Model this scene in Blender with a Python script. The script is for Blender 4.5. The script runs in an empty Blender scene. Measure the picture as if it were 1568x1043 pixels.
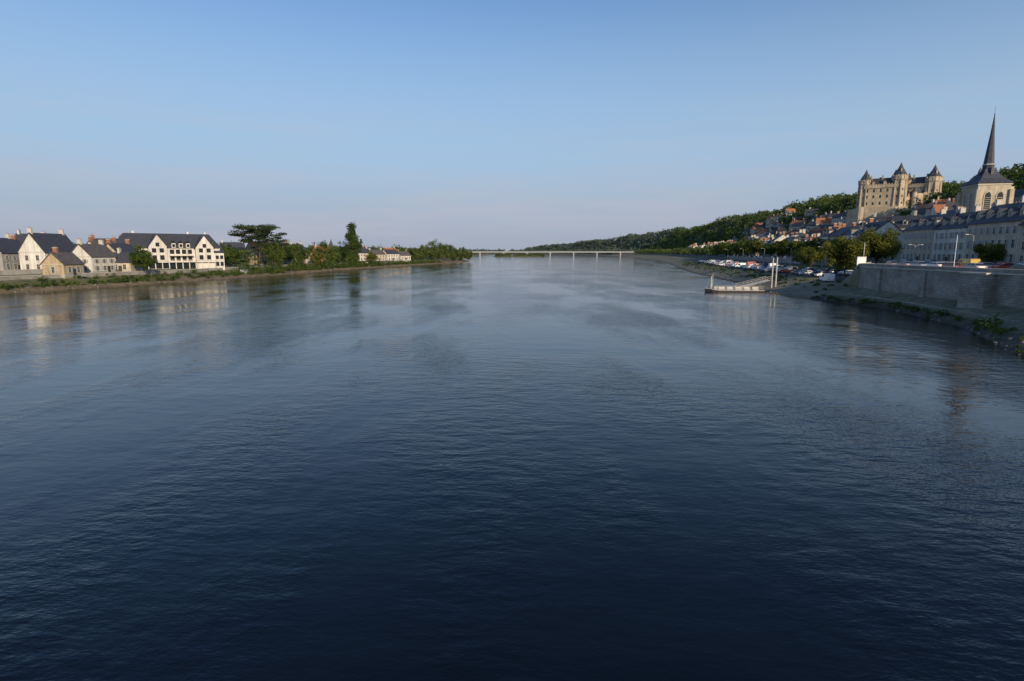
import bpy, math, random
import numpy as np
from mathutils import Vector
from math import radians, sin, cos, pi
random.seed(7); rng=np.random.default_rng(7)
scene=bpy.context.scene
C=scene.collection

# ------------------------------------------------------------------ materials
def newmat(name):
    m=bpy.data.materials.new(name); m.use_nodes=True
    nt=m.node_tree; b=nt.nodes['Principled BSDF']
    return m,nt,b
def N(nt,t,**k):
    n=nt.nodes.new(t)
    for a,v in k.items(): setattr(n,a,v)
    return n
def mixrgb(nt,blend,f,a,b):
    n=N(nt,'ShaderNodeMix',data_type='RGBA',blend_type=blend)
    for i,v in ((0,f),(6,a),(7,b)):
        if isinstance(v,bpy.types.NodeSocket): nt.links.new(v,n.inputs[i])
        else: n.inputs[i].default_value=v if i==0 else (*v,1) if len(v)==3 else v
    return n.outputs[2]
def noise(nt,scale,detail=4,vec=None,rough=.55):
    n=N(nt,'ShaderNodeTexNoise'); n.inputs['Scale'].default_value=scale; n.inputs['Detail'].default_value=detail
    n.inputs['Roughness'].default_value=rough
    if vec is None:
        g=N(nt,'ShaderNodeNewGeometry'); vec=g.outputs['Position']
    nt.links.new(vec,n.inputs['Vector']); return n.outputs['Fac']
def ramp(nt,fac,stops):
    r=N(nt,'ShaderNodeValToRGB'); e=r.color_ramp.elements
    while len(e)<len(stops): e.new(.5)
    for i,(p,c) in enumerate(stops):
        e[i].position=p; e[i].color=(*c,1)
    nt.links.new(fac,r.inputs[0]); return r.outputs[0]
def mul(c,k): return tuple(min(1,x*k) for x in c)
def mottled(name,col,scale=.6,var=.3,rough=.85,streak=False,bump=.0):
    m,nt,b=newmat(name)
    f=noise(nt,scale,4)
    c=ramp(nt,f,[(.3,mul(col,1-var)),(.7,mul(col,1+var*.6))])
    if streak:
        g=N(nt,'ShaderNodeNewGeometry'); mp=N(nt,'ShaderNodeMapping'); mp.inputs['Scale'].default_value=(1.3,1.3,.12)
        nt.links.new(g.outputs['Position'],mp.inputs[0])
        f2=noise(nt,1.2,4,mp.outputs[0])
        c2=ramp(nt,f2,[(.35,(.66,.62,.56)),(.6,(1,1,1))])
        c=mixrgb(nt,'MULTIPLY',.8,c,c2)
    nt.links.new(c,b.inputs['Base Color']); b.inputs['Roughness'].default_value=rough
    if bump:
        bp=N(nt,'ShaderNodeBump'); bp.inputs['Strength'].default_value=bump
        nt.links.new(noise(nt,scale*6,3),bp.inputs['Height']); nt.links.new(bp.outputs[0],b.inputs['Normal'])
    return m
def masonry(name,c1,c2,mortar,bw,bh):
    m,nt,b=newmat(name)
    g=N(nt,'ShaderNodeNewGeometry'); s=N(nt,'ShaderNodeSeparateXYZ'); nt.links.new(g.outputs['Position'],s.inputs[0])
    ad=N(nt,'ShaderNodeMath',operation='ADD'); nt.links.new(s.outputs[0],ad.inputs[0]); nt.links.new(s.outputs[1],ad.inputs[1])
    cb=N(nt,'ShaderNodeCombineXYZ'); nt.links.new(ad.outputs[0],cb.inputs[0]); nt.links.new(s.outputs[2],cb.inputs[1])
    t=N(nt,'ShaderNodeTexBrick'); nt.links.new(cb.outputs[0],t.inputs['Vector'])
    t.inputs['Color1'].default_value=(*c1,1); t.inputs['Color2'].default_value=(*c2,1); t.inputs['Mortar'].default_value=(*mortar,1)
    t.inputs['Scale'].default_value=1; t.inputs['Brick Width'].default_value=bw; t.inputs['Row Height'].default_value=bh
    t.inputs['Mortar Size'].default_value=.03; t.inputs['Bias'].default_value=0
    f=noise(nt,.35,6); c=ramp(nt,f,[(.3,(.5,.49,.45)),(.62,(1.0,1.0,1.0))])
    o=mixrgb(nt,'MULTIPLY',.85,t.outputs['Color'],c)
    nt.links.new(o,b.inputs['Base Color']); b.inputs['Roughness'].default_value=.9
    bp=N(nt,'ShaderNodeBump'); bp.inputs['Strength'].default_value=.5; bp.inputs['Distance'].default_value=.05
    nt.links.new(t.outputs['Fac'],bp.inputs['Height']); bp.invert=True; nt.links.new(bp.outputs[0],b.inputs['Normal'])
    return m
def foliage(name,dark,light,scale=.35,gain=1.5):
    m,nt,b=newmat(name)
    g=N(nt,'ShaderNodeNewGeometry')
    f=noise(nt,scale,3)
    c=ramp(nt,f,[(.38,dark),(.62,light)])
    r=ramp(nt,g.outputs['Random Per Island'],[(0,(.55,.62,.65)),(1,(1,.95,.8))])
    o=mixrgb(nt,'MULTIPLY',1,c,r); o=mixrgb(nt,'MULTIPLY',1,o,(gain,gain,gain))
    nt.links.new(o,b.inputs['Base Color']); b.inputs['Roughness'].default_value=.7
    b.inputs['Specular IOR Level'].default_value=.2
    tr=N(nt,'ShaderNodeBsdfTranslucent'); nt.links.new(mixrgb(nt,'MULTIPLY',1,o,(1.3,1.4,.7)),tr.inputs['Color'])
    mx=N(nt,'ShaderNodeMixShader'); mx.inputs[0].default_value=.35
    nt.links.new(b.outputs[0],mx.inputs[1]); nt.links.new(tr.outputs[0],mx.inputs[2]); nt.links.new(mx.outputs[0],nt.nodes['Material Output'].inputs['Surface'])
    return m
M={}
M['cream']=mottled('cream_render',(.54,.48,.38),.5,.18,streak=True)
M['white']=mottled('white_render',(.68,.66,.60),.5,.12,streak=True)
M['pale']=mottled('tuffeau_stone',(.50,.44,.33),.8,.25,streak=True,bump=.2)
M['grey']=mottled('grey_render',(.36,.35,.33),.5,.2,streak=True)
M['ochre']=mottled('ochre_stone',(.45,.35,.22),.8,.25,streak=True,bump=.2)
M['slate']=mottled('slate_roof',(.050,.053,.065),1.5,.35,.6,bump=.3)
M['slate2']=mottled('weathered_slate_roof',(.10,.09,.085),1.2,.35,.7,bump=.3)
M['tile']=mottled('clay_tile_roof',(.40,.16,.075),1.2,.35,.85,bump=.3)
M['brick']=mottled('chimney_brick',(.30,.14,.09),2,.3)
M['trim']=mottled('stone_trim',(.52,.48,.41),1,.12)
M['whitep']=mottled('white_paint',(.78,.78,.76),2,.06,.5)
M['dullwhite']=mottled('weathered_white_paint',(.50,.48,.44),1.2,.25,.6)
M['resid']=mottled('residence_render',(.66,.64,.59),.4,.12,.8,streak=True)
M['dark']=mottled('dark_wood',(.05,.045,.04),2,.3)
M['shutter']=mottled('grey_shutter',(.32,.35,.36),2,.15,.6)
m,nt,b=newmat('window_glass'); b.inputs['Base Color'].default_value=(.02,.025,.03,1); b.inputs['Roughness'].default_value=.12; M['glass']=m
M['quay']=masonry('quay_wall_stone',(.40,.37,.33),(.31,.29,.26),(.19,.18,.16),1.1,.42)
M['castle']=mottled('castle_stone',(.50,.42,.30),.25,.28,streak=True,bump=.2)
M['asphalt']=mottled('asphalt',(.055,.055,.057),.8,.25)
M['paving']=mottled('pavement_stone',(.22,.21,.19),.8,.2)
M['concrete']=mottled('concrete',(.36,.35,.33),.6,.2)
M['rock']=mottled('rock',(.17,.155,.13),1.5,.4)
M['bridge']=mottled('bridge_concrete_hazed',(.31,.32,.34),.2,.1)  # concrete toned blue-grey, aerial haze put into its colour
M['bark']=mottled('bark',(.09,.07,.05),3,.3)
M['steel']=mottled('galvanised_steel',(.35,.36,.37),3,.15,.45)
M['rust']=mottled('hull_paint',(.06,.05,.05),2,.3,.6)
M['rubber']=mottled('tyre_rubber',(.02,.02,.02),4,.2)
M['leaf']=foliage('leaves_broadleaf',(.028,.055,.014),(.095,.125,.030))
M['leafy']=foliage('leaves_turning',(.050,.062,.015),(.15,.15,.032))
M['willow']=foliage('leaves_willow',(.050,.075,.025),(.12,.145,.05))
M['cedar']=foliage('needles_cedar',(.018,.034,.016),(.06,.08,.035))
M['poplar']=foliage('leaves_poplar',(.025,.048,.015),(.075,.105,.027))
M['far']=foliage('leaves_hillside',(.026,.050,.020),(.115,.145,.045),.11,1.6)
M['farfar']=foliage('leaves_horizon_hazed',(.085,.110,.105),(.12,.15,.13),.03,1.35)  # pale bluish leaf colour: distance haze painted into the foliage
def carpaint(i,c):
    m,nt,b=newmat('car_paint_%s'%i); b.inputs['Base Color'].default_value=(*c,1); b.inputs['Roughness'].default_value=.3
    b.inputs['Coat Weight'].default_value=.5; M['car_'+i]=m
for i,c in dict(white=(.75,.75,.75),silver=(.38,.39,.40),black=(.02,.02,.022),blue=(.03,.06,.16),red=(.30,.03,.025),grey=(.13,.135,.14),yellow=(.55,.36,.03)).items(): carpaint(i,c)
m,nt,b=newmat('tail_light'); b.inputs['Base Color'].default_value=(.4,.02,.02,1); M['tail']=m

# ------------------------------------------------------------------ mesh helpers
class MB:
    def __init__(s): s.v=[];s.f=[];s.m=[]
    def poly(s,pts,m=0):
        i=len(s.v); s.v+= [tuple(p) for p in pts]; s.f.append(tuple(range(i,i+len(pts)))); s.m.append(m)
    def box(s,cx,cy,z0,sx,sy,sz,m=0,rot=0,taper=1):
        i=len(s.v); c,n=cos(rot),sin(rot)
        for k,z in ((1,z0),(taper,z0+sz)):
            for a,b in((-1,-1),(1,-1),(1,1),(-1,1)):
                x=a*sx/2*k;y=b*sy/2*k
                s.v.append((cx+x*c-y*n,cy+x*n+y*c,z))
        for f in((0,3,2,1),(4,5,6,7),(0,1,5,4),(1,2,6,5),(2,3,7,6),(3,0,4,7)):
            s.f.append(tuple(i+j for j in f)); s.m.append(m)
    def cyl(s,cx,cy,z0,r0,r1,h,n=12,m=0,cap=True,ph=0):
        i=len(s.v)
        for r,z in((r0,z0),(r1,z0+h)):
            for k in range(n):
                a=2*pi*k/n+ph; s.v.append((cx+r*cos(a),cy+r*sin(a),z))
        for k in range(n):
            k2=(k+1)%n; s.f.append((i+k,i+k2,i+n+k2,i+n+k)); s.m.append(m)
        if cap:
            s.f.append(tuple(i+n+k for k in range(n))); s.m.append(m)
            s.f.append(tuple(i+k for k in reversed(range(n)))); s.m.append(m)
    def rod(s,p,q,r0,r1,n=6,m=0):
        p=np.array(p,float);q=np.array(q,float);d=q-p;L=np.linalg.norm(d)
        if L<1e-6:return
        d/=L; a=np.cross(d,(0,0,1) if abs(d[2])<.9 else (1,0,0)); a/=np.linalg.norm(a); b=np.cross(d,a)
        i=len(s.v)
        for c,r in((p,r0),(q,r1)):
            for k in range(n):
                t=2*pi*k/n; s.v.append(tuple(c+r*(cos(t)*a+sin(t)*b)))
        for k in range(n):
            k2=(k+1)%n; s.f.append((i+k,i+k2,i+n+k2,i+n+k)); s.m.append(m)
    def obj(s,name,mats,parent=None,loc=(0,0,0),rot=0):
        me=bpy.data.meshes.new(name); me.from_pydata(s.v,[],s.f); me.validate()
        for k in mats: me.materials.append(M[k])
        me.polygons.foreach_set('material_index',s.m[:len(me.polygons)])
        o=bpy.data.objects.new(name,me); C.objects.link(o)
        if parent: o.parent=parent
        else: o.location=loc; o.rotation_euler=(0,0,rot)
        return o
def empty(name,loc,rot=0):
    e=bpy.data.objects.new(name,None); e.location=loc; e.rotation_euler=(0,0,rot); e.empty_display_size=.5; C.objects.link(e); return e

# ------------------------------------------------------------------ terrain
YL=[-200,60,153,188,233,265,338,392,490,600,653,700,900,1500,2300,3000,3450,14000]
XLv=[-150,-146,-136,-129,-120,-115,-109,-101,-82,-58,-48,-52,-100,-115,-110,-80,-60,-60]
YR=[-200,40,59,84,109,121,141,153,175,213,306,612,980,1500,2300,3000,3450,14000]
XRv=[44,46,54,67,73,73,68,68,75,82,96,164,240,285,250,120,-50,-50]
YQ=[-200,40,80,132,150,213,306,612,1000,1500,2300,3000,3450,14000]
XQv=[62,70,75,81,86,93,108,178,256,300,265,135,-45,-45]
XL=lambda y:float(np.interp(y,YL,XLv)); XR=lambda y:float(np.interp(y,YR,XRv)); XQ=lambda y:float(np.interp(y,YQ,XQv))
def ss(t): t=max(0,min(1,t)); return t*t*(3-2*t)
def hill(o,y):
    H=float(np.interp(y,[0,300,500,1000,1500,2300,3000,3600],[36,42,50,64,58,52,40,20]))
    H*=1+.06*sin(y/83.)+.05*sin(y/37.+1)
    return H*ss((o-58)/115.)+6*ss((o-170)/300.)
def zright(x,y):
    q=XQ(y); r=XR(y); b=ss((y-134)/18.)
    if x<=r: return -3*min(1,(r-x)/12)-.02
    if x<q:
        u=(x-r)/max(.5,q-r); near=float(np.interp(u,[0,.12,.45,1],[0,.6,1.3,2.9])); farz=float(np.interp(u,[0,.1,.4,1],[0,.5,1.4,3.2]))
        return near*(1-b)+farz*b
    o=x-q
    near=7.5 if o>.45 else 2.9+(o/.45)*4.6
    farz=float(np.interp(o,[0,2,16,24,40],[3.2,3.5,4.6,7.3,7.5]))
    return near*(1-b)+farz*b+hill(o,y)
def zleft(x,y):
    o=XL(y)-x
    if o<=0: return -3*min(1,-o/12)-.02
    return float(np.interp(o,[0,1.5,6,11,16,60,400,3000],[0,.7,1.7,2.9,3.9,4.5,7,12]))+ (.3*sin(x*.7+y*.31)*sin(y*.5) if 1<o<12 else 0)
def ground(x,y):
    mid=(XL(y)+XR(y))/2
    return zleft(x,y) if x<mid else zright(x,y)
ys=list(range(-80,40,20))+list(range(40,230,3))+list(range(230,420,8))+list(range(420,1000,20))+list(range(1000,2000,60))+list(range(2000,3400,140))+[3400,3450,3700,4500,6000,9000,14000]
offL=[6000,3000,1500,800,400,200,120,80,60,45,32,24,16,13,11,8.5,6,4.5,3,1.5,.7,0]
uB=[.04,.12,.5,.88,.96]
uR=[0,.06,.12,.25,.45,.7,.9,1]
offR=[.45,2,6,10,13,16,20,24,27,30,34,40,48,58,68,78,90,102,115,128,142,158,175,200,260,400,800,1600,3000,6000]
def xs_for(y):
    l=XL(y);r=XR(y);q=XQ(y)
    return [l-o for o in offL]+[l+(r-l)*u for u in uB]+[r+(q-r)*u for u in uR]+[q+o for o in offR]
V=[];COL=[]
nL=len(offL); nB=len(uB); nRu=len(uR)
def lerp3(a,b,t): return tuple(a[i]*(1-t)+b[i]*t for i in range(3))
mud=(.16,.125,.085); stone=(.22,.205,.18); grass=(.085,.10,.035); drygrass=(.16,.14,.065); dark=(.055,.053,.04); wood=(.035,.055,.02)
for y in ys:
    for i,x in enumerate(xs_for(y)):
        z=ground(x,y)
        if y>=3450: z=max(z,1.0)
        V.append((x,y,z))
        if i<nL:
            o=offL[i]
            c= mud if o<3.2 else lerp3(mud,grass,.65*ss((o-2)/5)) if o<9 else lerp3(grass,stone,.4) if o<14 else lerp3(grass,stone,.3) if o<60 else grass
        elif i<nL+nB: c=mud
        elif i<nL+nB+nRu:
            u=uR[i-nL-nB]
            if y<134: c= dark if u<.2 else lerp3(dark,grass,.5) if u<.3 else lerp3(stone,grass,.35)
            else: c= mud if u<.1 else lerp3(stone,mud,.3) if u<.5 else lerp3(stone,drygrass,.55)
        else:
            o=offR[i-nL-nB-nRu]
            c= stone if o<48 else grass if o<70 else wood
            if y>150 and o<4: c=drygrass
            if y>150 and 16<=o<=20: c=grass
        COL.append((*c,1))
nc=nL+nB+nRu+len(offR); F=[]
for j in range(len(ys)-1):
    for i in range(nc-1):
        a=j*nc+i; F.append((a,a+1,a+nc+1,a+nc))
me=bpy.data.meshes.new('ground'); me.from_pydata(V,[],F)
ca=me.color_attributes.new('Col','FLOAT_COLOR','POINT'); ca.data.foreach_set('color',np.array(COL,dtype=np.float32).ravel())
m,nt,b=newmat('ground_soil_grass'); at=N(nt,'ShaderNodeAttribute',attribute_name='Col')
f=noise(nt,.5,6,rough=.7); c=ramp(nt,f,[(.3,(.4,.4,.37)),(.7,(1,1,.95))])
f2=noise(nt,.08,3); c2=ramp(nt,f2,[(.35,(.65,.7,.6)),(.65,(1,.97,.93))])
o1=mixrgb(nt,'MULTIPLY',1,at.outputs['Color'],c); o2=mixrgb(nt,'MULTIPLY',1,o1,c2); o2=mixrgb(nt,'MULTIPLY',1,o2,(1.5,1.45,1.4))
nt.links.new(o2,b.inputs['Base Color']); b.inputs['Roughness'].default_value=.95
bp=N(nt,'ShaderNodeBump'); bp.inputs['Strength'].default_value=.8; bp.inputs['Distance'].default_value=.3
nt.links.new(noise(nt,1.2,4),bp.inputs['Height']); nt.links.new(bp.outputs[0],b.inputs['Normal'])
me.materials.append(m); g=bpy.data.objects.new('ground',me); C.objects.link(g)

def strip(name,o0,o1,y0,y1,dz,mat,kerb=0):
    mb=MB(); cols=[o for o in offR if o0<=o<=o1]; rows=[y for y in ys if y0<=y<=y1]
    for j in range(len(rows)-1):
        for i in range(len(cols)-1):
            P=[]
            for (yy,oo) in((rows[j],cols[i]),(rows[j],cols[i+1]),(rows[j+1],cols[i+1]),(rows[j+1],cols[i])):
                x=XQ(yy)+oo; P.append((x,yy,ground(x,yy)+dz))
            mb.poly(P)
            if kerb and i==0:
                mb.poly([P[0],P[3],(P[3][0],P[3][1],P[3][2]-kerb),(P[0][0],P[0][1],P[0][2]-kerb)])
    mb.obj(name,[mat])
strip('quay_road',20,34,40,1500,.02,'asphalt')
strip('quay_car_park',2,16,150,620,.02,'asphalt')
strip('quay_car_park',.45,20,40,136,.02,'asphalt')
strip('pavement',34,40,40,1000,.14,'paving',.12)
mb=MB()
for y in range(50,400,6):
    P=[]
    for (yy,oo) in((y,26.9),(y,27.1),(y+3,27.1),(y+3,26.9)):
        x=XQ(yy)+oo; P.append((x,yy,ground(x,yy)+.05))
    mb.poly(P)
mb.obj('road_marking',['whitep'])

# ------------------------------------------------------------------ water
m,nt,b=newmat('river_water'); g=N(nt,'ShaderNodeNewGeometry')
b.inputs['Base Color'].default_value=(.0025,.004,.007,1); b.inputs['Roughness'].default_value=.05; b.inputs['IOR'].default_value=1.33
mp=N(nt,'ShaderNodeMapping'); mp.inputs['Scale'].default_value=(.5,1,1); mp.inputs['Rotation'].default_value=(0,0,radians(20))
nt.links.new(g.outputs['Position'],mp.inputs[0])
n1=noise(nt,1.0,4,mp.outputs[0],.62); n2=noise(nt,.14,2,mp.outputs[0])
mp2=N(nt,'ShaderNodeMapping'); mp2.inputs['Scale'].default_value=(.6,.22,1); mp2.inputs['Rotation'].default_value=(0,0,radians(-25)); nt.links.new(g.outputs['Position'],mp2.inputs[0])
n3=noise(nt,.11,4,mp2.outputs[0])
pat=ramp(nt,n3,[(.42,(.22,)*3),(.60,(1,)*3)])
w=N(nt,'ShaderNodeMath',operation='MULTIPLY'); nt.links.new(n1,w.inputs[0]); nt.links.new(pat,w.inputs[1])
w2=N(nt,'ShaderNodeMath',operation='MULTIPLY_ADD'); nt.links.new(n2,w2.inputs[0]); w2.inputs[1].default_value=.6; nt.links.new(w.outputs[0],w2.inputs[2])
bp=N(nt,'ShaderNodeBump'); bp.inputs['Strength'].default_value=1; bp.inputs['Distance'].default_value=.13
nt.links.new(w2.outputs[0],bp.inputs['Height']); nt.links.new(bp.outputs[0],b.inputs['Normal'])
M['water']=m
mb=MB(); mb.poly([(-700,-80,0),(700,-80,0),(700,3460,0),(-700,3460,0)]); mb.obj('river_water',['water'])

# ------------------------------------------------------------------ buildings
AVOID=[]
def windows(mbf,mbg,face,L,z0,storeys,sh,bays,ww,wh,shut,off):
    for s in range(storeys):
        for k in range(bays):
            u=-L/2+L*(k+.5)/bays; z=z0+s*sh+ (sh-wh)*.5
            h=wh*(1 if s<storeys-1 or storeys==1 else .85)
            def bx(mb,u0,u1,za,zb,o0,o1,mi):
                P=[face(a,o,zz) for zz in(za,zb) for (a,o) in((u0,o0),(u1,o0),(u1,o1),(u0,o1))]
                i=len(mb.v); mb.v+=P
                for f in((0,3,2,1),(4,5,6,7),(0,1,5,4),(1,2,6,5),(2,3,7,6),(3,0,4,7)):
                    mb.f.append(tuple(i+j for j in f)); mb.m.append(mi)
            bx(mbg,u-ww/2,u+ww/2,z,z+h,-.05,.03,0)
            t=.14
            bx(mbf,u-ww/2-t,u-ww/2,z-t,z+h+t,-.05,.10,0); bx(mbf,u+ww/2,u+ww/2+t,z-t,z+h+t,-.05,.10,0)
            bx(mbf,u-ww/2,u+ww/2,z+h,z+h+t,-.05,.10,0); bx(mbf,u-ww/2-.05,u+ww/2+.05,z-t,z,-.05,.16,0)
            bx(mbf,u-.03,u+.03,z,z+h,.03,.06,0); bx(mbf,u-ww/2,u+ww/2,z+h*.6,z+h*.6+.05,.032,.062,0)
            if shut and random.random()<.85:
                bx(mbf,u-ww/2-t-ww*.5,u-ww/2-t-.01,z,z+h,-.02,.06,1); bx(mbf,u+ww/2+t+.01,u+ww/2+t+ww*.5,z,z+h,-.02,.06,1)
def house(name,x,y,L,D,h,rh,rot,wall='cream',roof='slate',kind='gable',storeys=2,bays=None,chim=2,dorm=0,shut=True,z=None,ends=True,door=True):
    if z is None: z=ground(x,y)
    AVOID.append((x,y,max(L,D)*.62))
    e=empty(name,(x,y,z-.0),rot)
    w=MB(); a=L/2;b=D/2; w.box(0,0,-2.5,L,D,h+2.5)
    if kind=='gable':
        for sx in(-1,1):
            w.poly([(sx*(a-.002),-b,h),(sx*(a-.002),b,h),(sx*(a-.002),0,h+rh)])
    w.box(0,0,h-.25,L+.25,D+.25,.22,1)
    w.box(0,0,-.4,L+.12,D+.12,.9,2)
    w.obj('walls',[wall,'trim','concrete'],e)
    r=MB(); ov=.35; th=.22; k=rh/b
    if kind=='gable':
        for sy in(-1,1):
            y0=sy*(b+ov); z0=h-ov*k
            A=[(-a-ov,y0,z0),(a+ov,y0,z0),(a+ov,0,h+rh),(-a-ov,0,h+rh)]
            B=[(p[0],p[1],p[2]+th) for p in A]
            r.poly(A[::-1] if sy<0 else A); r.poly(B)
            for i in range(4): r.poly([A[i],A[(i+1)%4],B[(i+1)%4],B[i]])
    else:
        hp=min(a*.9,b*.75 if kind=='hip' else b*.5)
        A=[(-a-ov,-b-ov,h),(a+ov,-b-ov,h),(a+ov,b+ov,h),(-a-ov,b+ov,h)]; Rr=[(-a+hp,0,h+rh),(a-hp,0,h+rh)]
        r.poly([A[0],A[1],Rr[1],Rr[0]]);r.poly([A[2],A[3],Rr[0],Rr[1]]);r.poly([A[1],A[2],Rr[1]]);r.poly([A[3],A[0],Rr[0]]);r.poly(A[::-1])
    r.obj('roof',[roof],e)
    f=MB();g=MB(); sh=(h-.6)/storeys; bays=bays or max(2,int(L/2.9)); wh=min(1.9,sh*.58); ww=1.0
    windows(f,g,lambda u,o,zz:(u,-b-o,zz),L-1,.3,storeys,sh,bays,ww,wh,shut,0)
    if ends:
        nb=max(1,int(D/4))
        windows(f,g,lambda u,o,zz:(a+o,u,zz),D-1.5,.3,storeys,sh,nb,.9,wh,shut,0)
        windows(f,g,lambda u,o,zz:(-a-o,-u,zz),D-1.5,.3,storeys,sh,nb,.9,wh,shut,0)
    f.obj('window_frames',['trim','shutter'],e); g.obj('window_panes',['glass'],e)
    if door:
        d=MB(); d.box(0 if bays%2==0 else L/bays*.5,-b-.05,.02,1.1,.16,2.2); d.obj('door',['dark'],e)
    if chim:
        c=MB()
        for i in range(chim):
            cx=(-a+.8+(L-1.6)*(i/(chim-1) if chim>1 else .2)); cy=.5 if kind!='gable' else .3
            cz=h+rh-1.4; 
            if kind!='gable': cx*= .55
            c.box(cx,cy,cz,.7,1.3,2.9,0); c.box(cx,cy,cz+2.9,.85,1.45,.18,1)
            for q in(-.35,.35): c.cyl(cx,cy+q,cz+3.08,.13,.11,.4,8,2)
        c.obj('chimneys',['trim' if random.random()<.5 else 'brick','trim','brick'],e)
    if dorm:
        d=MB()
        for i in range(dorm):
            cx=-a+L*(i+.5)/dorm; 
            if kind!='gable' : cx*=.86
            dz=h+rh*.22; yy=-b*.80
            d.box(cx,yy+.9,dz-.3,1.4,1.9,1.8,0); d.box(cx,yy-.07,dz+.2,.9,.05,1.15,2)
            zt=dz+1.5
            for s in(-1,1): d.poly([(cx+s*.95,yy-.25,zt-.1),(cx+s*.95,yy+2.4,zt-.1),(cx,yy+2.4,zt+.85),(cx,yy-.25,zt+.85)],1)
            d.poly([(cx-.7,yy-.06,zt),(cx+.7,yy-.06,zt),(cx,yy-.06,zt+.7)],0)
        d.obj('dormers',['trim',roof,'glass'],e)
    return e
R=radians
# left bank houses
house('stone_house',-177,200,13,10,6.5,4.5,R(92),'grey','slate',storeys=2)
house('stone_house',-192,214,14,10,7,4.5,R(88),'cream','slate',storeys=2)
house('gabled_house',-159,198,15,8.6,7.0,6.0,R(90),'white','slate',storeys=2,chim=2,shut=False)
house('cottage',-144,184,8,7.0,3.8,3.4,R(88),'ochre','slate2',storeys=1,chim=1)
house('stone_house',-146.5,201,11,8,5.6,4.0,R(86),'white','slate2',storeys=2)
house('stone_house',-147,216,12,8,5.8,4.2,R(90),'pale','slate',storeys=2)
house('cottage',-141,209,7,6,3.6,3.2,R(5),'cream','slate',storeys=1,chim=1)
house('stone_house',-160,226,12,9,6.6,4.4,R(80),'cream','slate2',storeys=2)
house('stone_house',-168,240,12,9,7.6,4.4,R(60),'ochre','slate',storeys=2)
house('stone_house',-184,232,12,9,8.2,4.4,R(95),'grey','slate',storeys=2)
house('stone_house',-200,245,16,9,9.2,4.6,R(20),'cream','slate',storeys=2)
house('stone_house',-214,222,13,9,6.5,4.2,R(85),'cream','slate',storeys=2)
house('stone_house',-232,238,15,9,7,4.2,R(100),'pale','slate2',storeys=2)
house('stone_house',-205,190,11,8,5.5,4.,R(88),'white','slate',storeys=2)
house('stone_house',-222,180,13,9,6.5,4.2,R(10),'ochre','tile',storeys=2)
house('stone_house',-141,322,12,8,8.5,4,R(60),'ochre','tile',storeys=2)
house('stone_house',-160,330,12,8,8,4,R(30),'cream','slate',storeys=2)
house('stone_house',-131,350,10,7,8,3.6,R(70),'cream','slate',storeys=2)
house('cottage',-121,354,12,6,2.8,2.2,R(75),'cream','tile',storeys=1,chim=1)
house('stone_house',-150,372,12,8,8.4,4,R(50),'pale','slate',storeys=2)
house('stone_house',-128,388,10,7,7,3.6,R(40),'ochre','tile',storeys=2)
for (x,y,L,h,w,r) in((-119,452,15,6.2,'white','slate'),(-111,468,14,5.2,'cream','slate2'),(-103,484,13,5.6,'white','slate'),(-95,499,12,4.4,'white','slate2'),(-124,500,12,7.5,'pale','slate'),(-110,520,12,7,'cream','tile')):
    house('riverside_house',x,y,L,8,h,3.4,R(58),w,r,storeys=2 if h>5 else 1,shut=False)

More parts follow.
